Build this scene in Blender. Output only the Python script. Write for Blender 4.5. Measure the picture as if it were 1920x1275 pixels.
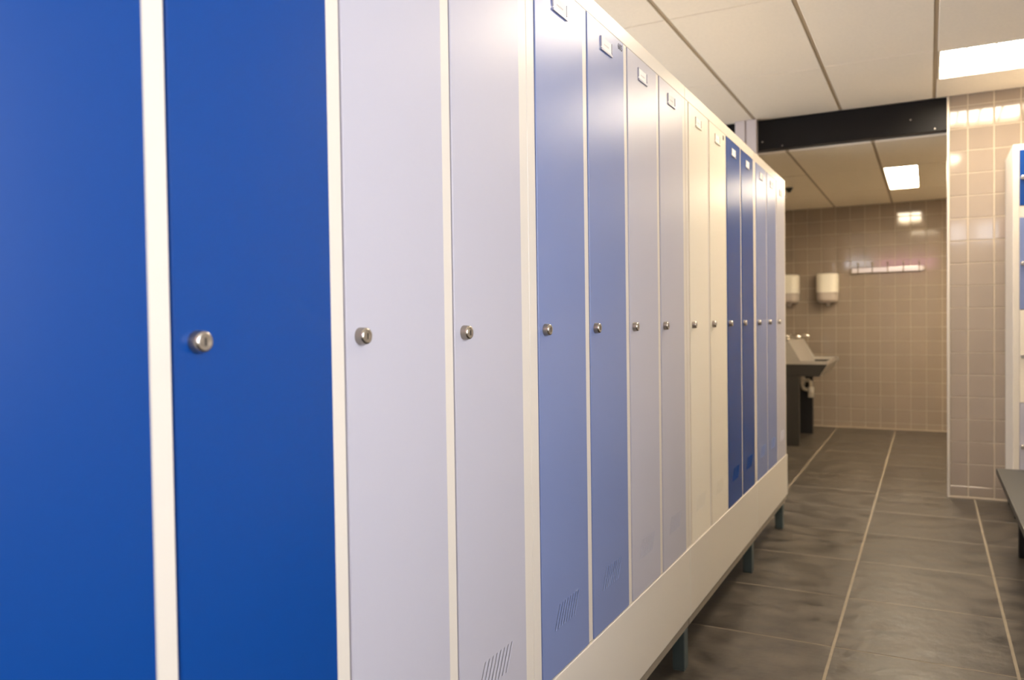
import bpy, bmesh, math, random
from mathutils import Vector, Matrix
random.seed(7)
S = bpy.context.scene
COL = S.collection
for o in list(bpy.data.objects): bpy.data.objects.remove(o)

# ------------------------------------------------------------------ camera
F_PX = 1485.08
YAW, PITCH, ROLL = -0.48424, -0.02214, -0.01398
CAM = Vector((0.77068, 0.0, 1.25433))
fw = Vector((math.sin(YAW)*math.cos(PITCH), math.cos(YAW)*math.cos(PITCH), math.sin(PITCH)))
rt = Vector((math.cos(YAW), -math.sin(YAW), 0)); up = rt.cross(fw)
r2 = math.cos(ROLL)*rt + math.sin(ROLL)*up
u2 = -math.sin(ROLL)*rt + math.cos(ROLL)*up
cd = bpy.data.cameras.new('camera'); cam = bpy.data.objects.new('camera', cd); COL.objects.link(cam)
m = Matrix.Identity(4)
for i in range(3):
    m[i][0] = r2[i]; m[i][1] = u2[i]; m[i][2] = -fw[i]; m[i][3] = CAM[i]
cam.matrix_world = m
cd.sensor_fit = 'HORIZONTAL'; cd.sensor_width = 36.0; cd.lens = 36.0*F_PX/1920.0
cd.clip_start = 0.02; cd.clip_end = 60
cd.dof.use_dof = True; cd.dof.focus_distance = 1.85; cd.dof.aperture_fstop = 3.6
S.camera = cam

# ------------------------------------------------------------------ world, view
W = bpy.data.worlds.new('world'); S.world = W; W.use_nodes = True
bg = W.node_tree.nodes['Background']
bg.inputs[0].default_value = (0.93, 0.94, 1.0, 1); bg.inputs[1].default_value = 6.4
vs = S.view_settings
vs.view_transform = 'Standard'; vs.look = 'None'; vs.gamma = 1.0; vs.use_curve_mapping = False
vs.exposure = 0.66
LIGHT_COL = (1.0, 0.87, 0.70)
LIGHT_W = 26.5
WASH_W = 28.0

# ------------------------------------------------------------------ dimensions (metres)
Y0, PD, GAP, STL = 0.62531, 0.30512, 0.04897, 0.03239     # locker doors
Z_TOP, Z_DT, Z_PT, Z_PB, Z_LOCK = 2.0922, 2.0447, 0.4306, 0.1817, 1.2367
CZ, WCZ = 2.763, 2.523                                     # ceilings
YP, YB = 6.247, 9.773                                      # dividing wall, far wall
XL, XR, YN = -3.2, 2.45, -1.9                              # room extents
WXL, WXR = -2.2, 2.45
PXE = 0.889                                                # edge of the tiled wall
T = 0.153                                                  # wall tile pitch

# ------------------------------------------------------------------ materials
def lin(c): return tuple(((v/255)/12.92 if v/255 <= .04045 else ((v/255+.055)/1.055)**2.4) for v in c)
def mat(name, rgb, rough=.5, metal=0.0, spec=.5, bump=None, vary=0.0, noise=None, coat=0.0, bump_scale=200, rough_var=None, bump_dist=.001, bump_detail=3):
    M = bpy.data.materials.new(name); M.use_nodes = True
    nt = M.node_tree; b = nt.nodes['Principled BSDF']
    c = lin(rgb)
    b.inputs['Base Color'].default_value = (*c, 1); b.inputs['Roughness'].default_value = rough
    b.inputs['Metallic'].default_value = metal; b.inputs['Specular IOR Level'].default_value = spec
    b.inputs['Coat Weight'].default_value = coat
    tc = nt.nodes.new('ShaderNodeTexCoord')
    col = None
    if noise:                                              # (scale, amount, detail, stretch)
        sc, am, det, stretch = noise
        mp = nt.nodes.new('ShaderNodeMapping'); mp.inputs['Scale'].default_value = stretch
        geo = nt.nodes.new('ShaderNodeNewGeometry'); nt.links.new(geo.outputs['Position'], mp.inputs[0])
        n = nt.nodes.new('ShaderNodeTexNoise'); n.inputs['Scale'].default_value = sc; n.inputs['Detail'].default_value = det
        n.inputs['Roughness'].default_value = .62
        nt.links.new(mp.outputs[0], n.inputs['Vector'])
        r = nt.nodes.new('ShaderNodeMapRange'); r.inputs[1].default_value = .25; r.inputs[2].default_value = .75
        r.inputs[3].default_value = 1-am; r.inputs[4].default_value = 1+am
        nt.links.new(n.outputs['Fac'], r.inputs[0]); col = r.outputs[0]
        if rough_var:
            r3 = nt.nodes.new('ShaderNodeMapRange'); r3.inputs[1].default_value = .3; r3.inputs[2].default_value = .7
            r3.inputs[3].default_value = rough-rough_var; r3.inputs[4].default_value = rough+rough_var
            nt.links.new(n.outputs['Fac'], r3.inputs[0]); nt.links.new(r3.outputs[0], b.inputs['Roughness'])
    if vary:
        oi = nt.nodes.new('ShaderNodeObjectInfo')
        r = nt.nodes.new('ShaderNodeMapRange'); r.inputs[3].default_value = 1-vary; r.inputs[4].default_value = 1+vary
        nt.links.new(oi.outputs['Random'], r.inputs[0])
        if col:
            mu = nt.nodes.new('ShaderNodeMath'); mu.operation = 'MULTIPLY'
            nt.links.new(col, mu.inputs[0]); nt.links.new(r.outputs[0], mu.inputs[1]); col = mu.outputs[0]
        else: col = r.outputs[0]
    if col:
        vm = nt.nodes.new('ShaderNodeVectorMath'); vm.operation = 'SCALE'; vm.inputs[0].default_value = c
        nt.links.new(col, vm.inputs['Scale']); nt.links.new(vm.outputs[0], b.inputs['Base Color'])
    if bump:
        n2 = nt.nodes.new('ShaderNodeTexNoise'); n2.inputs['Scale'].default_value = bump_scale; n2.inputs['Detail'].default_value = bump_detail
        geo2 = nt.nodes.new('ShaderNodeNewGeometry'); nt.links.new(geo2.outputs['Position'], n2.inputs['Vector'])
        bp = nt.nodes.new('ShaderNodeBump'); bp.inputs['Strength'].default_value = bump; bp.inputs['Distance'].default_value = bump_dist
        nt.links.new(n2.outputs['Fac'], bp.inputs['Height']); nt.links.new(bp.outputs[0], b.inputs['Normal'])
    return M
def emit(name, rgb, st):
    M = bpy.data.materials.new(name); M.use_nodes = True; nt = M.node_tree
    b = nt.nodes['Principled BSDF']; b.inputs['Base Color'].default_value = (.8, .8, .8, 1)
    b.inputs['Emission Color'].default_value = (*rgb, 1); b.inputs['Emission Strength'].default_value = st
    return M
def glass(name, tint):
    M = bpy.data.materials.new(name); M.use_nodes = True; nt = M.node_tree
    nt.nodes.remove(nt.nodes['Principled BSDF'])
    t = nt.nodes.new('ShaderNodeBsdfTransparent'); t.inputs[0].default_value = (*tint, 1)
    g = nt.nodes.new('ShaderNodeBsdfGlossy'); g.inputs['Roughness'].default_value = .02
    fr = nt.nodes.new('ShaderNodeFresnel'); mx = nt.nodes.new('ShaderNodeMixShader')
    nt.links.new(fr.outputs[0], mx.inputs[0]); nt.links.new(t.outputs[0], mx.inputs[1]); nt.links.new(g.outputs[0], mx.inputs[2])
    nt.links.new(mx.outputs[0], nt.nodes['Material Output'].inputs[0])
    return M

PAINT = dict(rough=.31, spec=.33, bump=.02, bump_scale=420)
M_frame = mat('frame_white_paint', (221, 213, 200), **PAINT)
M_blue = mat('deep_blue_paint', (6, 64, 138), **PAINT)
M_lav = mat('pale_lavender_paint', (186, 184, 194), **PAINT)
M_grey = mat('grey_blue_paint', (122, 136, 180), **PAINT)
M_cream = mat('cream_paint', (238, 229, 211), **PAINT)
M_dark_in = mat('inside_steel', (150, 148, 145), rough=.6)
M_chrome = mat('chrome', (205, 199, 188), rough=.2, metal=1.0)
M_barrel = mat('brushed_barrel', (168, 160, 148), rough=.34, metal=.9)
M_plug = mat('nickel', (186, 180, 172), rough=.32, metal=1.0)
M_black = mat('black', (12, 12, 12), rough=.5)
M_legs = mat('green_grey_steel', (72, 84, 84), rough=.45, noise=(30, .1, 3, (1, 1, 1)))
M_rail = mat('grey_rail_steel', (150, 140, 124), rough=.5)
M_seam = mat('seam_sealant', (236, 236, 226), rough=.5)
M_card = mat('white_card', (246, 244, 238), rough=.6)
M_print = mat('grey_print', (212, 205, 198), rough=.7)
M_ink = mat('black_ink', (38, 36, 40), rough=.6)
M_floor = mat('slate_floor_tile', (76, 69, 60), rough=.38, spec=.4, vary=.05, noise=(5.5, .85, 12, (1.0, 1.7, 1)), bump=.9, bump_scale=13, bump_dist=.004, bump_detail=7, rough_var=.10)
M_fgrout = mat('floor_grout', (146, 134, 115), rough=.8, noise=(20, .1, 3, (1, 1, 1)))
M_tile = mat('glazed_taupe_tile', (148, 134, 120), rough=.07, spec=.5, vary=.03, bump=.02, bump_scale=18)
M_wgrout = mat('wall_grout', (190, 175, 153), rough=.75)
M_ceil = mat('ceiling_board', (246, 234, 214), rough=.9, noise=(60, .03, 4, (1, 1, 1)))
M_tbar = mat('ceiling_bar', (176, 158, 130), rough=.6)
M_beam = mat('black_steel_beam', (9, 8, 8), rough=.42, spec=.25, noise=(9, .2, 3, (1, 6, 1)))
M_col = mat('lavender_grey_post', (214, 206, 208), rough=.45)
M_wall = mat('plain_wall_paint', (232, 226, 214), rough=.85, noise=(5, .03, 3, (1, 1, 1)))
M_trim = mat('aluminium_trim', (206, 198, 184), rough=.35, metal=.35)
M_bench = mat('dark_laminate', (62, 61, 58), rough=.42, noise=(40, .06, 4, (1, 1, 1)))
M_bleg = mat('black_bench_steel', (22, 22, 24), rough=.45)
M_disp = mat('ivory_plastic', (246, 240, 226), rough=.3)
M_disp2 = mat('smoky_plastic', (196, 184, 174), rough=.3)
M_alu = mat('brushed_aluminium', (226, 222, 220), rough=.28, metal=.7)
M_basin = mat('stainless_steel', (196, 190, 180), rough=.3, metal=.6)
M_bpanel = mat('dark_basin_panel', (52, 48, 42), rough=.5)
M_pvc = mat('white_pipe', (224, 216, 202), rough=.4)
M_emit = emit('lit_diffuser', LIGHT_COL, LIGHT_W)
M_emit2 = emit('lit_washroom_diffuser', (1.0, .84, .62), WASH_W)
M_lframe = mat('lamp_white_metal', (232, 222, 200), rough=.4)
M_glass = glass('clear_glass', (1, 1, 1))
M_pinkglass = glass('pink_glass', (.86, .52, .66))
M_wframe = mat('window_frame_paint', (230, 228, 224), rough=.4)

# ------------------------------------------------------------------ mesh helpers
def link(o, parent=None):
    COL.objects.link(o)
    if parent: o.parent = parent
    return o
def from_bm(name, bm, mats, parent=None, loc=(0, 0, 0), smooth=False):
    me = bpy.data.meshes.new(name); bmesh.ops.recalc_face_normals(bm, faces=bm.faces)
    bm.to_mesh(me); bm.free()
    for k in (mats if isinstance(mats, (list, tuple)) else [mats]): me.materials.append(k)
    if smooth:
        for p in me.polygons: p.use_smooth = True
    o = bpy.data.objects.new(name, me); o.location = loc
    return link(o, parent)
def inst(name, me, parent=None, loc=(0, 0, 0), rot=(0, 0, 0)):
    o = bpy.data.objects.new(name, me); o.location = loc; o.rotation_euler = rot
    return link(o, parent)
def box(bm, x0, x1, y0, y1, z0, z1, bev=0.0, mi=0, seg=1):
    vs_ = [bm.verts.new((x, y, z)) for x in (x0, x1) for y in (y0, y1) for z in (z0, z1)]
    fs = [bm.faces.new([vs_[i] for i in f]) for f in ((0, 1, 3, 2), (4, 6, 7, 5), (0, 4, 5, 1), (2, 3, 7, 6), (0, 2, 6, 4), (1, 5, 7, 3))]
    for f in fs: f.material_index = mi
    if bev:
        es = list({e for f in fs for e in f.edges})
        r = bmesh.ops.bevel(bm, geom=es, offset=bev, segments=seg, affect='EDGES', profile=.5)
        for f in r['faces']: f.material_index = mi
    return fs
def mbox(name, dims, M, parent=None, bev=0.0, seg=1):
    bm = bmesh.new(); box(bm, *dims, bev=bev, seg=seg); return from_bm(name, bm, M, parent)
def tube(bm, pts, r, n=10, mi=0, caps=True):
    pts = [Vector(p) for p in pts]; rings = []
    rs = r if isinstance(r, (list, tuple)) else [r]*len(pts)
    ref = None
    for i, p in enumerate(pts):
        d = (pts[min(i+1, len(pts)-1)] - pts[max(i-1, 0)]).normalized()
        if ref is None: ref = Vector((0, 0, 1)) if abs(d.z) < .9 else Vector((1, 0, 0))
        a = d.cross(ref).normalized(); b = a.cross(d).normalized(); ref = b
        rings.append([bm.verts.new(p + rs[i]*(math.cos(t)*a + math.sin(t)*b)) for t in [2*math.pi*k/n for k in range(n)]])
    for A, B in zip(rings, rings[1:]):
        for k in range(n):
            f = bm.faces.new((A[k], A[(k+1) % n], B[(k+1) % n], B[k])); f.material_index = mi; f.smooth = True
    if caps:
        for q in (rings[0], rings[-1]):
            f = bm.faces.new(q); f.material_index = mi
def lathe_x(bm, prof, n=28):
    """profile of (x, radius, material) rings around the X axis"""
    prev = None
    for x, r, mi in prof:
        if r <= 0: ring = [bm.verts.new((x, 0, 0))]
        else: ring = [bm.verts.new((x, r*math.cos(2*math.pi*k/n), r*math.sin(2*math.pi*k/n))) for k in range(n)]
        if prev:
            for k in range(n):
                if len(ring) == 1: f = bm.faces.new((prev[k], prev[(k+1) % n], ring[0]))
                else: f = bm.faces.new((prev[k], prev[(k+1) % n], ring[(k+1) % n], ring[k]))
                f.material_index = mi
        prev = ring
def prism(bm, pts, axis, a, b, mi=0):
    """polygon pts in the two other axes, extruded along axis from a to b"""
    def P(p, t):
        return {'x': (t, p[0], p[1]), 'y': (p[0], t, p[1]), 'z': (p[0], p[1], t)}[axis]
    A = [bm.verts.new(P(p, a)) for p in pts]; B = [bm.verts.new(P(p, b)) for p in pts]
    fs = [bm.faces.new(A), bm.faces.new(B[::-1])]
    for i in range(len(pts)):
        j = (i+1) % len(pts); fs.append(bm.faces.new((A[i], B[i], B[j], A[j])))
    for f in fs: f.material_index = mi
    return fs
def empty(name, loc=(0, 0, 0), rz=0):
    o = bpy.data.objects.new(name, None); o.location = loc; o.rotation_euler = (0, 0, rz); o.empty_display_size = .1
    return link(o)
def tag(o, label, cat, group=None):
    o['label'] = label; o['category'] = cat
    if group: o['group'] = group
    return o
def struct(o, label=None, cat=None):
    o['kind'] = 'structure'
    if label: o['label'] = label
    if cat: o['category'] = cat
    return o

# ------------------------------------------------------------------ floor
floor = struct(mbox('floor', (XL-.1, XR+.1, YN-.1, YB+.1, -.12, -.0010), M_fgrout),
               'grey slate tiled floor with pale grout lines', 'floor')
FX, FY, GX, GY = 0.446, 3.2146, .010, .0055
tile_cache = {}
def floor_tile(w, d):
    k = (round(w, 3), round(d, 3))
    if k not in tile_cache:
        bm = bmesh.new(); z, e = 0.0, .0015
        b0 = [bm.verts.new(p) for p in ((0, 0, -.01), (w, 0, -.01), (w, d, -.01), (0, d, -.01))]
        b1 = [bm.verts.new((p.co.x, p.co.y, z-e)) for p in b0]
        b2 = [bm.verts.new(p) for p in ((e, e, z), (w-e, e, z), (w-e, d-e, z), (e, d-e, z))]
        for A, B in ((b0, b1), (b1, b2)):
            for i in range(4): bm.faces.new((A[i], A[(i+1) % 4], B[(i+1) % 4], B[i]))
        bm.faces.new(b2)
        me = bpy.data.meshes.new('floor_tile'); bmesh.ops.recalc_face_normals(bm, faces=bm.faces); bm.to_mesh(me); bm.free(); me.materials.append(M_floor)
        tile_cache[k] = me
    return tile_cache[k]
for i in range(-7, 5):
    for j in range(-9, 12):
        x0, x1 = FX+.6*i+GX/2, FX+.6*(i+1)-GX/2; y0, y1 = FY+.6*j+GY/2, FY+.6*(j+1)-GY/2
        x0, x1, y0, y1 = max(x0, XL), min(x1, XR), max(y0, YN), min(y1, YB-.004)
        if x1-x0 < .03 or y1-y0 < .03: continue
        inst('floor_tile', floor_tile(x1-x0, y1-y0), floor, (x0, y0, 0))

# ------------------------------------------------------------------ tiled walls (facing -y)
wt_cache = {}
def wall_tile(w, h):
    k = (round(w, 3), round(h, 3))
    if k not in wt_cache:
        bm = bmesh.new(); e = .0018; d = .006
        b0 = [bm.verts.new(p) for p in ((0, d, 0), (w, d, 0), (w, d, h), (0, d, h))]
        b1 = [bm.verts.new((p.co.x, e, p.co.z)) for p in b0]
        b2 = [bm.verts.new(p) for p in ((e, 0, e), (w-e, 0, e), (w-e, 0, h-e), (e, 0, h-e))]
        for A, B in ((b0, b1), (b1, b2)):
            for i in range(4): bm.faces.new((A[i], A[(i+1) % 4], B[(i+1) % 4], B[i]))
        bm.faces.new(b2)
        me = bpy.data.meshes.new('wall_tile'); bmesh.ops.recalc_face_normals(bm, faces=bm.faces); bm.to_mesh(me); bm.free(); me.materials.append(M_tile)
        wt_cache[k] = me
    return wt_cache[k]
def tile_wall(parent, y, xa, xb, za, zb, xg, zg, gx=.009, g=.006):
    i0 = math.floor((xa-xg)/T)-1; k0 = math.floor((za-zg)/T)-1
    for i in range(i0, i0+int((xb-xa)/T)+4):
        for k in range(k0, k0+int((zb-za)/T)+4):
            x0, x1 = max(xg+i*T+gx/2, xa), min(xg+(i+1)*T-gx/2, xb)
            z0, z1 = max(zg+k*T+g/2, za), min(zg+(k+1)*T-g/2, zb)
            if x1-x0 < .012 or z1-z0 < .012: continue
            tl = inst('wall_tile', wall_tile(x1-x0, z1-z0), parent, (x0, y, z0))
            tl.rotation_euler = (random.gauss(0, .0004), 0, random.gauss(0, .0006))
wall_end = struct(mbox('wall_end', (PXE, XR+.1, YP+.0035, YP+.12, -.002, CZ+.20), M_wgrout),
                  'taupe tiled end wall beside the passage to the washroom', 'wall')
tile_wall(wall_end, YP, PXE+.014, XR, .016, CZ, 1.0105, 2.3814-15*T)
struct(mbox('trim_1', (PXE-.003, PXE+.012, YP-.003, YP+.12, 0, CZ), M_trim, bev=.0015), 'pale edge trim on the corner of the tiled end wall', 'trim')
struct(mbox('baseboard_end', (PXE+.012, XR, YP-.004, YP+.004, 0, .014), M_wgrout, bev=.002), 'pale sealant strip at the foot of the tiled end wall', 'baseboard')
wall_far = struct(mbox('wall_far', (WXL-.1, WXR+.1, YB+.0035, YB+.12, -.1, CZ+.20), M_wgrout),
                  'taupe tiled far wall of the washroom', 'wall')
tile_wall(wall_far, YB, -1.24, 1.20, .012, WCZ+.03, -.3205, 1.2934-10*T, gx=.006)
struct(mbox('baseboard_far', (-1.24, 1.2, YB-.005, YB+.004, 0, .012), M_wgrout, bev=.002), 'pale sealant strip at the foot of the washroom far wall', 'baseboard')
# plain walls that close the two rooms
def window_wall(name, x0, x1, ya, yb, win, wname, label, wlabel, into):
    """side wall along y with one wide two-pane daylight window"""
    a0, a1, z0, z1 = win; t = .04; xm = (x0+x1)/2; ym = (a0+a1)/2
    bm = bmesh.new()
    box(bm, x0, x1, ya, a0, -.1, CZ+.20); box(bm, x0, x1, a1, yb, -.1, CZ+.20)
    box(bm, x0, x1, a0, a1, -.1, z0); box(bm, x0, x1, a0, a1, z1, CZ+.20)
    struct(from_bm(name, bm, M_wall), label, 'wall')
    bm = bmesh.new()
    for d in ((a0, a0+t, z0, z1), (a1-t, a1, z0, z1), (a0+t, a1-t, z0, z0+t), (a0+t, a1-t, z1-t, z1), (ym-.02, ym+.02, z0+t, z1-t)):
        box(bm, xm-.02, xm+.02, d[0], d[1], d[2], d[3], bev=.003)
    w = struct(from_bm(wname, bm, M_wframe), wlabel, 'window')
    for a, b in ((a0+t, ym-.02), (ym+.02, a1-t)): mbox('pane', (xm-.002, xm+.002, a, b, z0+t, z1-t), M_glass, w)
    pl = bpy.data.lights.new('daylight_portal', 'AREA'); pl.shape = 'RECTANGLE'; pl.size = a1-a0; pl.size_y = z1-z0; pl.cycles.is_portal = True
    po = bpy.data.objects.new('daylight_portal', pl); po.location = (xm-into*.045, ym, (z0+z1)/2)
    po.rotation_euler = (math.radians(90), 0, math.radians(-90*into)); COL.objects.link(po)
window_wall('wall_right', XR, XR+.1, YN-.1, YB+.1, (-1.6, 1.5, 1.08, 2.5), 'window_7', 'plain beige wall on the bench side', 'unseen wide side window added as fill light beside the viewpoint', -1)  # unseen window on this side, added to fill lockers and ceiling with daylight
window_wall('wall_left', XL-.1, XL, YN-.1, YP+.12, (.6, 5.9, .95, 2.5), 'window_8', 'plain beige side wall behind the locker row', 'wide window in the aisle behind the locker row', 1)
struct(mbox('wall_back', (XL, -.56, YP+.02, YP+.12, 0, 2.538), M_wall), 'plain beige partition behind the locker row', 'wall')
struct(mbox('wall_washroom', (WXL-.1, WXL, YP+.12, YB+.1, -.1, CZ+.20), M_wall), 'plain beige side wall of the washroom', 'wall')
# wall behind the camera with a band of high windows
WZ0, WZ1 = 2.40, 2.735
panes = [(-2.2, -1.35, 0), (-1.27, -.45, 0), (-.37, .94, 1), (1.04, 1.32, 0), (1.40, 1.76, 0), (1.84, 2.3, 0)]
bm = bmesh.new()
box(bm, XL, XR, YN-.12, YN, -.1, WZ0); box(bm, XL, XR, YN-.12, YN, WZ1, CZ+.20)
xs = [XL]+[v for p in panes for v in p[:2]]+[XR]
for a, b in zip(xs[::2], xs[1::2]): box(bm, a, b, YN-.12, YN, WZ0, WZ1)
struct(from_bm('wall_near', bm, M_wall), 'plain wall with a band of high windows behind the viewpoint', 'wall')
for n, (a, b, pk) in enumerate(panes, 1):
    bm = bmesh.new(); t = .02
    for d in ((a, a+t, WZ0, WZ1), (b-t, b, WZ0, WZ1), (a+t, b-t, WZ0, WZ0+t), (a+t, b-t, WZ1-t, WZ1)):
        box(bm, d[0], d[1], YN-.09, YN-.05, d[2], d[3], bev=.002)
    w = struct(from_bm('window_%d' % n, bm, M_wframe), ('pink' if pk else 'clear')+' high window pane number %d along the wall behind the viewpoint' % n, 'window')
    mbox('pane', (a+t, b-t, YN-.072, YN-.068, WZ0+t, WZ1-t), M_pinkglass if pk else M_glass, w)
pl = bpy.data.lights.new('daylight_portal', 'AREA'); pl.shape = 'RECTANGLE'; pl.size = 4.6; pl.size_y = WZ1-WZ0; pl.cycles.is_portal = True
po = bpy.data.objects.new('daylight_portal', pl); po.location = (.05, YN-.1, (WZ0+WZ1)/2); po.rotation_euler = (math.radians(90), 0, 0); COL.objects.link(po)

# ------------------------------------------------------------------ ceilings
ceil_cache = {}
def ceil_tile(w, d):
    k = (round(w, 3), round(d, 3))
    if k not in ceil_cache:
        bm = bmesh.new(); e = .002
        b0 = [bm.verts.new(p) for p in ((0, 0, .015), (w, 0, .015), (w, d, .015), (0, d, .015))]
        b1 = [bm.verts.new((p.co.x, p.co.y, e)) for p in b0]
        b2 = [bm.verts.new(p) for p in ((e, e, 0), (w-e, e, 0), (w-e, d-e, 0), (e, d-e, 0))]
        for A, B in ((b0, b1), (b1, b2)):
            for i in range(4): bm.faces.new((A[i], A[(i+1) % 4], B[(i+1) % 4], B[i]))
        bm.faces.new(b2)
        me = bpy.data.meshes.new('ceiling_tile'); bmesh.ops.recalc_face_normals(bm, faces=bm.faces); bm.to_mesh(me); bm.free(); me.materials.append(M_ceil)
        ceil_cache[k] = me
    return ceil_cache[k]
def clip_rects(rects, hole):
    out = []
    hx0, hx1, hy0, hy1 = hole
    for (x0, x1, y0, y1) in rects:
        if hx1 <= x0 or hx0 >= x1 or hy1 <= y0 or hy0 >= y1: out.append((x0, x1, y0, y1)); continue
        if hy0 > y0: out.append((x0, x1, y0, hy0))
        if hy1 < y1: out.append((x0, x1, hy1, y1))
        if hx0 > x0: out.append((x0, hx0, max(y0, hy0), min(y1, hy1)))
        if hx1 < x1: out.append((hx1, x1, max(y0, hy0), min(y1, hy1)))
    return [r for r in out if r[1]-r[0] > .03 and r[3]-r[2] > .03]
def ceiling(z, xa, xb, ya, yb, xg, yg, px, py, gx, gy, holes, label):
    c = struct(mbox('ceiling', (xa-.1, xb+.1, ya-.1 if ya < 0 else ya, yb+.1, z+.19, CZ+.30), M_wall), label, 'ceiling')
    i0 = math.floor((xa-xg)/px); j0 = math.floor((ya-yg)/py)
    for i in range(i0, i0+int((xb-xa)/px)+2):
        for j in range(j0, j0+int((yb-ya)/py)+2):
            r = (max(xg+i*px+gx/2, xa), min(xg+(i+1)*px-gx/2, xb), max(yg+j*py+gy/2, ya), min(yg+(j+1)*py-gy/2, yb))
            if r[1]-r[0] < .03 or r[3]-r[2] < .03: continue
            rs = [r]
            for h in holes: rs = clip_rects(rs, h)
            for q in rs: inst('ceiling_tile', ceil_tile(q[1]-q[0], q[3]-q[2]), c, (q[0], q[2], z))
    for i in range(i0, i0+int((xb-xa)/px)+2):
        x = xg+i*px
        if xa+.02 < x < xb-.02: mbox('ceiling_bar', (x-gx*.7, x+gx*.7, ya, yb, z+.003, z+.03), M_tbar, c)
    for j in range(j0, j0+int((yb-ya)/py)+2):
        y = yg+j*py
        if not (ya+.02 < y < yb-.02): continue
        segs = [(xa, xb)]
        for h in holes:
            if h[2]-.001 < y < h[3]+.001: segs = [s2 for s in segs for s2 in ((s[0], min(s[1], h[0])), (max(s[0], h[1]), s[1])) if s2[1]-s2[0] > .02]
        for s in segs: mbox('ceiling_bar', (s[0], s[1], y-gy*.8, y+gy*.8, z+.004, z+.029), M_tbar, c)
    return c
LX0, LX1 = .826, 1.398
near_lights = [(LX0, LX1, 5.165, 5.765), (.48, 1.045, 3.365, 3.965)]
ceiling(CZ, XL, XR, YN, YP, -.390, 5.13, .6, 1.2, .022, .009, near_lights, 'beige panel ceiling of the locker room')
wl = (.428, .700, 7.475, 8.745)
ceiling(WCZ, WXL, WXR, YP+.10, YB, -.178, 7.45, .594, 1.29, .022, .009, [wl, (-.8, -.53, 7.475, 8.745), (1.616, 1.888, 7.475, 8.745)], 'lower beige panel ceiling of the washroom')

def lamp(x0, x1, y0, y1, z, cells, M_e, label, depth=.052):
    t = tag(empty('ceiling_light', ((x0+x1)/2, (y0+y1)/2, z)), label, 'ceiling light', 'recessed ceiling lights')
    cx, cy = (x0+x1)/2, (y0+y1)/2; hx, hy = (x1-x0)/2, (y1-y0)/2; w = .010
    bm = bmesh.new()
    for d in ((-hx, -hx+w, -hy, hy), (hx-w, hx, -hy, hy), (-hx+w, hx-w, -hy, -hy+w), (-hx+w, hx-w, hy-w, hy)):
        box(bm, *d, -.002, depth)
    box(bm, -hx, hx, -hy, hy, depth, depth+.006)
    from_bm('frame', bm, M_lframe, t)
    bm = bmesh.new()
    if cells == 1: box(bm, -hx+w, hx-w, -hy+w, hy-w, .040, .048)
    else: box(bm, -hx+w, hx-w, -hy+w, hy-w, depth-.012, depth-.002)
    from_bm('diffuser', bm, M_e, t)
    for k in range(1, cells):
        x = -hx+2*hx*k/cells
        mbox('divider', (x-.004, x+.004, -hy+w, hy-w, .002, depth-.013), M_lframe, t)
    return t
for n, (a, b, c, d) in enumerate(near_lights):
    lamp(a, b, c, d, CZ, 4, M_emit, ['square four-cell ceiling light in front of the tiled end wall',
         'square four-cell ceiling light over the grey-blue locker doors, above the frame'][n])
lamp(*wl, WCZ, 1, M_emit2, 'bright oblong ceiling light in the washroom seen under the black beam')
lamp(1.616, 1.888, 7.475, 8.745, WCZ, 1, M_emit2, 'oblong washroom ceiling light hidden behind the tiled end wall')

# ------------------------------------------------------------------ beam, post
beam = tag(mbox('header_beam', (XL, PXE-.003, YP+.012, YP+.10, 2.538, CZ-.001), M_beam, bev=.002), 'black steel header beam across the passage to the washroom', 'beam')
for bx, bz in ((.813, 2.556), (.662, 2.636), (-.345, 2.60), (-.2, 2.556)):
    bm = bmesh.new(); bmesh.ops.create_cone(bm, cap_ends=True, segments=8, radius1=.006, radius2=.004, depth=.005, matrix=Matrix.Translation((bx, YP+.010, bz)) @ Matrix.Rotation(math.pi/2, 4, 'X'))
    from_bm('bolt', bm, M_plug, beam)
post = tag(empty('support_post', (-.453, YP-.02, 0)), 'pale grey double steel post rising behind the locker row', 'post')
for a, b in ((-.080, -.004), (.004, .078)):
    bm = bmesh.new(); box(bm, a, b, -.045, .025, 0, CZ-.0005, bev=.004); from_bm('post_profile', bm, M_col, post)
mbox('joint_strip', (-.0045, .0045, -.030, .02, 0, CZ-.001), M_tbar, post)

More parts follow.
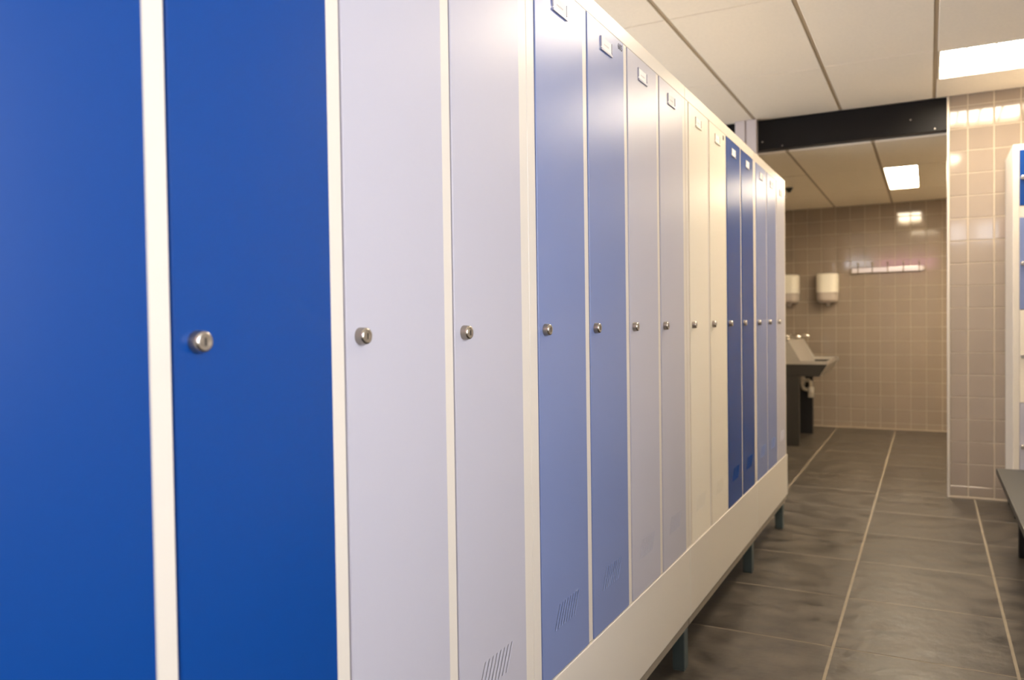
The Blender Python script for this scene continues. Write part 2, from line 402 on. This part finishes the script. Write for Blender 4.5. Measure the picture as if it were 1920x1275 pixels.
# ------------------------------------------------------------------ locker parts
DW, DH = PD-STL, Z_DT-Z_PT
def door_mesh(name, w, h, M, vent=None, thick=.018, proud=.0025):
    """flush steel door in the YZ plane facing +x, origin at its lower left corner; slanted vent slots are cut through it"""
    bm = bmesh.new(); e = .0016
    f = [bm.verts.new(p) for p in ((proud, e, e), (proud, w-e, e), (proud, w-e, h-e), (proud, e, h-e))]
    m1 = [bm.verts.new(p) for p in ((proud-e, 0, 0), (proud-e, w, 0), (proud-e, w, h), (proud-e, 0, h))]
    m2 = [bm.verts.new((-thick, v.co.y, v.co.z)) for v in m1]
    edges = [bm.edges.new((f[i], f[(i+1) % 4])) for i in range(4)]
    slots = []
    if vent:
        vy, vz, n, pitch, sw, sh, sl = vent
        for k in range(n):
            y = vy+(k-(n-1)/2)*pitch
            q = [(y-sl/2-sw/2, vz-sh/2), (y-sl/2+sw/2, vz-sh/2+.001), (y+sl/2+sw/2, vz+sh/2), (y+sl/2-sw/2, vz+sh/2-.001)]
            vsl = [bm.verts.new((proud, a, b)) for a, b in q]
            edges += [bm.edges.new((vsl[i], vsl[(i+1) % 4])) for i in range(4)]; slots.append(vsl)
    if vent: bmesh.ops.triangle_fill(bm, use_beauty=True, use_dissolve=False, edges=edges, normal=(1, 0, 0))
    else: bm.faces.new(f)
    for A, B in ((f, m1), (m1, m2)):
        for i in range(4): bm.faces.new((A[i], A[(i+1) % 4], B[(i+1) % 4], B[i]))
    for s in slots:
        bk = [bm.verts.new((proud-.0004, v.co.y, v.co.z)) for v in s]
        for i in range(4): bm.faces.new((s[i], s[(i+1) % 4], bk[(i+1) % 4], bk[i]))
    me = bpy.data.meshes.new(name)
    if not vent: bmesh.ops.recalc_face_normals(bm, faces=bm.faces)
    else:
        bmesh.ops.recalc_face_normals(bm, faces=bm.faces)
    bm.to_mesh(me); bm.free(); me.materials.append(M)
    return me
VENT = (.1363, .5635-Z_PT, 8, .0158, .0036, .056, .028)
door_me = {k: door_mesh('door', DW, DH, M, VENT) for k, M in (('blue', M_blue), ('lav', M_lav), ('grey', M_grey), ('cream', M_cream))}
def louvre_mesh(M):
    """pressed lips along the far edge of each vent slot"""
    bm = bmesh.new(); vy, vz, n, pitch, sw, sh, sl = VENT
    for k in range(n):
        y = vy+(k-(n-1)/2)*pitch+sw/2
        A = [bm.verts.new(p) for p in ((.0026, y-sl/2+.0002, vz-sh/2), (.0026, y-sl/2+.0022, vz-sh/2), (.0038, y-sl/2+.0018, vz-sh/2+.001))]
        B = [bm.verts.new(p) for p in ((.0026, y+sl/2+.0002, vz+sh/2), (.0026, y+sl/2+.0022, vz+sh/2), (.0038, y+sl/2+.0018, vz+sh/2-.001))]
        bm.faces.new(A); bm.faces.new(B)
        for i in range(3): bm.faces.new((A[i], A[(i+1) % 3], B[(i+1) % 3], B[i]))
    me = bpy.data.meshes.new('vent_louvres'); bmesh.ops.recalc_face_normals(bm, faces=bm.faces); bm.to_mesh(me); bm.free(); me.materials.append(M); return me
louvre_me = {k: louvre_mesh(M) for k, M in (('blue', M_blue), ('lav', M_lav), ('grey', M_grey), ('cream', M_cream))}
# lock: chrome barrel with a nickel plug and a key slit
bm = bmesh.new()
lathe_x(bm, [(0, .0136, 0), (.0115, .0130, 0), (.0138, .0118, 3), (.0146, .0100, 3), (.0146, .0074, 1), (.0138, .0071, 1), (.0138, .0064, 1), (.0145, .0060, 1), (.0145, 0, 1)])
box(bm, .0146, .0149, -.0012, .0012, -.0050, .0046, mi=2)
for f in bm.faces: f.smooth = f.material_index in (0, 3)
lock_me = bpy.data.meshes.new('lock'); bmesh.ops.recalc_face_normals(bm, faces=bm.faces); bm.to_mesh(lock_me); bm.free()
for k in (M_barrel, M_plug, M_black, M_chrome): lock_me.materials.append(k)
# card holder and name card
def holder_mesh(M):
    bm = bmesh.new(); w, h = .083, .036
    box(bm, 0, .0008, -w/2, w/2, -h/2, h/2)
    box(bm, .0004, .0042, -w/2, w/2, -h/2-.001, -h/2+.0050, bev=.0008)
    box(bm, .0004, .0036, -w/2, -w/2+.0035, -h/2+.009, h/2, bev=.0007)
    box(bm, .0004, .0036, w/2-.0035, w/2, -h/2+.009, h/2, bev=.0007)
    me = bpy.data.meshes.new('card_holder'); bmesh.ops.recalc_face_normals(bm, faces=bm.faces); bm.to_mesh(me); bm.free(); me.materials.append(M); return me
holder_me = {k: holder_mesh(M) for k, M in (('blue', M_lav), ('lav', M_lav), ('grey', M_lav), ('cream', M_cream))}
bm = bmesh.new(); box(bm, .0009, .0016, -.0375, .0375, -.0125, .0175)
for k in range(5): box(bm, .0016, .00168, -.018+.0075*k, -.0125+.0075*k, -.001, .0028, mi=1)
card_me = bpy.data.meshes.new('name_card'); bmesh.ops.recalc_face_normals(bm, faces=bm.faces); bm.to_mesh(card_me); bm.free(); card_me.materials.append(M_card); card_me.materials.append(M_print)
def text_mesh(txt, size, M):
    cu = bpy.data.curves.new('number', 'FONT'); cu.body = txt; cu.size = size; cu.extrude = .0002; cu.align_x = 'CENTER'; cu.align_y = 'CENTER'; cu.offset = .0001
    o = bpy.data.objects.new('tmp', cu); COL.objects.link(o)
    bpy.context.view_layer.update()
    me = bpy.data.meshes.new_from_object(o.evaluated_get(bpy.context.evaluated_depsgraph_get()))
    bpy.data.objects.remove(o); me.name = 'number'; me.materials.clear(); me.materials.append(M)
    return me
num605 = text_mesh('605', .024, M_ink)

SIDE = (STL+GAP)/2          # outer stile of a unit
leg_me = None
def locker_unit(label, y_first, colors, number=None, mark=None, inset=.012, near_leg=False, seam=True):
    n = len(colors); y_start = y_first-SIDE; y_end = y_first+n*PD-STL+SIDE
    u = tag(empty('locker_unit', (0, y_start+.0008, 0)), label, 'lockers', 'row of locker units')
    L = y_end-y_start-.0016; D = .50; th = .018
    off = y_first-y_start-.0008
    # hollow carcass
    bm = bmesh.new()
    box(bm, -D, -D+.004, 0, L, Z_PB, Z_TOP)                          # back
    box(bm, -D+.004, -th-.0005, 0, .004, Z_PB, Z_TOP-.0005); box(bm, -D+.004, -th-.0005, L-.004, L, Z_PB, Z_TOP-.0005)
    box(bm, -D+.004, -th-.0005, .004, L-.004, Z_TOP-.004, Z_TOP-.0005); box(bm, -D+.004, -th-.0005, .004, L-.004, Z_PB, Z_PB+.004)
    for k in range(1, n):
        y = off+k*PD-STL/2; box(bm, -D+.004, -th-.0005, y-.002, y+.002, Z_PB+.004, Z_TOP-.004)
    from_bm('body', bm, M_frame, u)
    g = .0018
    mbox('top_rail', (-th, .0, 0, L, Z_DT+g, Z_TOP), M_frame, u, bev=.0015)
    ys = [(0.0, off-g)]+[(off+k*PD-STL+g, off+k*PD-g) for k in range(1, n)]+[(off+n*PD-STL+g, L)]
    for a, b in ys: mbox('stile', (-th, .0, a, b, Z_PT, Z_DT+g-.0003), M_frame, u, bev=.0014)
    if seam: mbox('seam_strip', (.0061, .0067, L-.006, L, Z_PB+.002, Z_PT-.004), M_seam, u)
    mbox('plinth_panel', (-th, .006, 0, L, Z_PB, Z_PT-.0015), M_frame, u, bev=.0022, seg=2)
    for k, c in enumerate(colors):
        d = inst('door', door_me[c], u, (0, off+k*PD, Z_PT))
        inst('lock', lock_me, d, (.0024, .0325, Z_LOCK-Z_PT), (0, 0, 0))
        h = inst('card_holder', holder_me[c], d, (.0024, .134, 1.994-Z_PT))
        inst('vent_louvres', louvre_me[c], d, (0, 0, 0))
        inst('name_card', card_me, d, (.0024, .134, 1.994-Z_PT))
        if number == k:
            t = inst('number', num605, d, (.0028, .244, 2.0245-Z_PT)); t.rotation_euler = (math.pi/2, 0, math.pi/2)
        if mark == k:
            mbox('number_mark', (.0024, .0030, .236, .254, 2.014-Z_PT, 2.033-Z_PT), M_ink, d)
    # base frame with legs
    bm = bmesh.new()
    box(bm, -.032, -.002, .004, L-.004, Z_PB-.038, Z_PB-.0005, bev=.002); box(bm, -D+.01, -D+.04, .004, L-.004, Z_PB-.038, Z_PB-.0005, bev=.002)
    for a in (.004, L-.034): box(bm, -D+.041, -.033, a, a+.030, Z_PB-.038, Z_PB-.0005)
    from_bm('base_frame', bm, M_rail, u)
    for ya, xa in ((.020, -D+.006), (L-.058, -D+.006), (L-.050-inset, -.046)) + (((.020, -.046),) if near_leg else ()):
        if True:
            bm = bmesh.new(); box(bm, xa, xa+.044, ya, ya+.050, .004, Z_PB-.0385, bev=.003)
            box(bm, xa+.001, xa+.043, ya+.001, ya+.049, 0, .004)
            from_bm('leg', bm, M_legs, u)
    return u
def first(k): return Y0+(k-2)*PD+((k >= 5)+(k >= 9)+(k >= 13))*GAP
locker_unit('nearest white locker unit with two deep blue and two pale lavender doors', first(1), ['blue', 'blue', 'lav', 'lav'], near_leg=True)
locker_unit('second white locker unit with two grey-blue doors numbered 605 and two pale lavender doors', first(5), ['grey', 'grey', 'lav', 'lav'], number=1)
locker_unit('third white locker unit with two cream and two deep blue doors', first(9), ['cream', 'cream', 'blue', 'blue'], mark=1, inset=.06)
locker_unit('farthest narrow white locker unit with two grey-blue doors and one lavender door', first(13), ['grey', 'grey', 'lav'], inset=.10, seam=False)

# ------------------------------------------------------------------ corner locker facing the camera, against the tiled end wall
def corner_locker():
    x0, x1, yf, yb = 1.2265, 2.43, 5.70, YP-.012; zt, zb = 2.29, .15
    u = tag(empty('corner_locker', (x0, yf, 0)), 'tall white box locker with blue and white compartments at the right edge, behind the bench', 'lockers')
    L = x1-x0; D = yb-yf; fr = .036; th = .018
    bm = bmesh.new()
    box(bm, 0, .004, th+.0005, D, zb, zt); box(bm, L-.004, L, th+.0005, D, zb, zt)
    box(bm, .004, L-.004, D-.004, D, zb, zt); box(bm, .004, L-.004, th+.0005, D-.004, zt-.004, zt); box(bm, .004, L-.004, th+.0005, D-.004, zb, zb+.004)
    from_bm('body', bm, M_frame, u)
    tiers = [(1.920, 2.254, 'blue'), (1.291, 1.846, 'grey'), (.725, 1.287, 'cream'), (.187, .719, 'lav')]
    cols = 4; dw = (L-fr*(cols+1))/cols; g = .0018
    for k in range(cols+1):
        a = k*(dw+fr); mbox('stile', (a if k == 0 else a+g, a+fr if k == cols else a+fr-g, 0, th, zb, zt-.036-.0005), M_frame, u, bev=.0015)
    mbox('top_rail', (0, L, 0, th, zt-.036, zt), M_frame, u, bev=.0015)
    for k in range(cols):
        a = fr+k*(dw+fr)
        for za, zc in ((zb, .187-g), (.719+g, .725-g), (1.287+g, 1.291-g), (1.846+g, 1.920-g)):
            if zc-za > .001: mbox('shelf_rail', (a-g+.0003, a+dw+g-.0003, .001, th, za, zc), M_frame, u)
        for za, zc, c in tiers:
            d = inst('door', door_mesh('door', dw, zc-za, {'blue': M_blue, 'grey': M_grey, 'cream': M_cream, 'lav': M_lav}[c]), u, (a, 0, za), (0, 0, -math.pi/2))
            # the door mesh faces +x; turned -90 deg it faces -y and its width runs along +x
            inst('lock', lock_me, d, (.0024, .016, (zc-za)/2))
    for xa in (.01, L-.05):
        for ya in (.03, D-.08):
            bm = bmesh.new(); box(bm, xa, xa+.04, ya, ya+.04, 0, zb-.0305, bev=.003); from_bm('leg', bm, M_bleg, u)
    bm = bmesh.new()
    for ya in (.03, D-.08): box(bm, .006, L-.006, ya, ya+.03, zb-.03, zb-.0005)
    from_bm('base_frame', bm, M_bleg, u)
corner_locker()

# ------------------------------------------------------------------ bench
b = tag(empty('bench', (1.097, 3.0, 0)), 'low dark grey bench with black legs in front of the corner locker', 'bench')
mbox('seat', (0, .36, -.6, 2.05, .388, .42), M_bench, b, bev=.004, seg=2)
for y in (-.5, .65, 1.81):
    for x in (.085, .245):
        bm = bmesh.new(); box(bm, x, x+.035, y, y+.04, 0, .3575, bev=.003); from_bm('leg', bm, M_bleg, b)
mbox('rail', (.085, .115, -.55, 2.0, .358, .3875), M_bleg, b); mbox('rail', (.25, .28, -.55, 2.0, .358, .3875), M_bleg, b)

# ------------------------------------------------------------------ washroom: trough basin
t = tag(empty('trough_basin', (-.52, 8.15, 0)), 'steel wash trough with sloped splashback and dark end panel, partly behind the lockers', 'basin')
Lb = 1.05
bm = bmesh.new()
half = [(.425, .838), (.418, .838), (.400, .800), (.330, .720), (.215, .720), (.180, .828), (.078, 1.015), (.060, 1.030)]
prof = half+[(-x, z) for x, z in half[::-1]]+[(-.425, .800), (-.355, .695), (.355, .695), (.425, .800)]
prism(bm, prof, 'y', .012, Lb-.012); from_bm('trough', bm, M_basin, t)
for ya in (0, Lb-.012):
    bm = bmesh.new()
    prism(bm, [(.425, .805), (.355, .688), (-.355, .688), (-.425, .805)], 'y', ya, ya+.0115); from_bm('end_panel', bm, M_bpanel, t)
    bm = bmesh.new()
    prism(bm, [(.430, .838), (.430, .806), (-.430, .806), (-.430, .838), (-.185, .838), (-.080, 1.022), (-.060, 1.034), (.060, 1.034), (.080, 1.022), (.185, .838)], 'y', ya, ya+.0115); from_bm('end_cap', bm, M_basin, t)
mbox('pedestal', (-.165, .170, .004, .05, 0, .687), M_bpanel, t, bev=.003)
mbox('pedestal', (-.165, .178, Lb-.11, Lb-.04, 0, .687), M_bleg, t, bev=.003)
bm = bmesh.new()
tube(bm, [(.11, .70, .694), (.11, .70, .55)], .024, 14); tube(bm, [(.11, .70, .55), (.11, .70, .535), (.12, .70, .51), (.15, .70, .50), (.18, .70, .51), (.19, .70, .54), (.19, .70, .58), (.17, .70, .60), (.10, .70, .60)], .02, 12)
tube(bm, [(.19, .70, .42), (.19, .70, .53)], .03, 14)
from_bm('trap', bm, M_pvc, t)
for ya in (.20, .84):
    for s in (1, -1):
        bm = bmesh.new()
        tube(bm, [(s*.035, ya, 1.031), (s*.035, ya, 1.06)], .021, 14)
        tube(bm, [(s*.035, ya, 1.055), (s*.06, ya, 1.072), (s*.12, ya, 1.076), (s*.155, ya, 1.066), (s*.160, ya, 1.045)], [.017, .017, .015, .013, .012], 12)
        tube(bm, [(s*.035, ya, 1.06), (s*.035, ya, 1.084)], [.018, .012], 12)
        tube(bm, [(s*.035, ya-.03, 1.088), (s*.035, ya+.03, 1.088)], .006, 8)
        from_bm('tap', bm, M_chrome, t, smooth=False)

# ------------------------------------------------------------------ towel dispensers
def dispenser(x, label):
    d = tag(empty('towel_dispenser', (x, YB, 1.43)), label, 'dispenser', 'towel dispensers on the washroom wall')
    def prof(w, dep, r, n=6):
        pts = [(-w, -.001)]
        for k in range(n+1):
            a = math.pi/2*k/n; pts.append((-w+r-r*math.cos(a), -dep+r-r*math.sin(a)))
        for k in range(n+1):
            a = math.pi/2*(1-k/n); pts.append((w-r+r*math.cos(a), -dep+r-r*math.sin(a)))
        return pts+[(w, -.001)]
    def stack(name, rings, M):
        bm = bmesh.new(); prev = None
        for z, w, dep in rings:
            R = [bm.verts.new((px, py, z)) for px, py in prof(w, dep, min(.085, w*.95, dep*.95))]
            if prev:
                for i in range(len(R)):
                    j = (i+1) % len(R); f = bm.faces.new((prev[i], prev[j], R[j], R[i]))
            else: bm.faces.new(R)
            prev = R
        bm.faces.new(prev); return from_bm(name, bm, M, d)
    stack('cover', [(.116, .117, .172), (.300, .117, .172), (.322, .113, .166), (.333, .103, .150)], M_disp)
    stack('lower_shell', [(.0, .085, .125), (.012, .103, .150), (.035, .112, .164), (.1155, .114, .168)], M_disp2)
    bm = bmesh.new(); tube(bm, [(.012, -.075, .001), (.012, -.08, -.022), (.012, -.085, -.034)], [.028, .022, .012], 10); from_bm('outlet', bm, M_disp2, d)
    mbox('seam', (-.112, .112, -.165, -.002, .1156, .1159), M_black, d)
dispenser(-.252, 'ivory wall dispenser between the other dispenser and the coat rail')
dispenser(-.676, 'ivory wall dispenser half hidden by the end of the locker row')

# ------------------------------------------------------------------ coat rail
r = tag(empty('coat_rail', (.363, YB, 1.785)), 'bright aluminium coat rail with five hooks on the washroom far wall', 'coat rail')
bm = bmesh.new(); box(bm, -.360, .360, -.026, -.010, -.029, .029, bev=.006, seg=3); from_bm('rail', bm, M_alu, r)
for s in (-1, 1):
    bm = bmesh.new(); tube(bm, [(s*.355, -.010, 0), (s*.355, -.0005, 0)], .016, 12); from_bm('wall_bracket', bm, M_alu, r)
    bm = bmesh.new(); tube(bm, [(s*.3605, -.018, 0), (s*.367, -.018, 0), (s*.374, -.018, 0)], [.027, .026, .016], 14); from_bm('end_cap', bm, M_alu, r)
for x in (-.295, -.147, .008, .163, .320):
    bm = bmesh.new()
    tube(bm, [(x, -.029, -.022), (x, -.030, .02), (x, -.036, .050), (x, -.050, .066), (x, -.062, .072)], .0055, 8)
    bmesh.ops.create_uvsphere(bm, u_segments=10, v_segments=8, radius=.0115, matrix=Matrix.Translation((x, -.066, .074)))
    tube(bm, [(x, -.030, -.018), (x, -.045, -.032), (x, -.062, -.028), (x, -.066, -.012)], .005, 8)
    from_bm('hook', bm, M_chrome, r, smooth=True)

# ------------------------------------------------------------------ motion sensor on the washroom ceiling
s = tag(empty('motion_sensor', (-.425, 8.1, WCZ)), 'small black sensor on the washroom ceiling above the locker end', 'sensor')
bm = bmesh.new(); bmesh.ops.create_cone(bm, cap_ends=True, segments=20, radius1=.030, radius2=.036, depth=.02, matrix=Matrix.Translation((0, 0, -.0105))); from_bm('base', bm, M_black, s)
bm = bmesh.new(); bmesh.ops.create_uvsphere(bm, u_segments=16, v_segments=8, radius=.024, matrix=Matrix.Translation((0, 0, -.022))); from_bm('lens', bm, M_black, s, smooth=True)
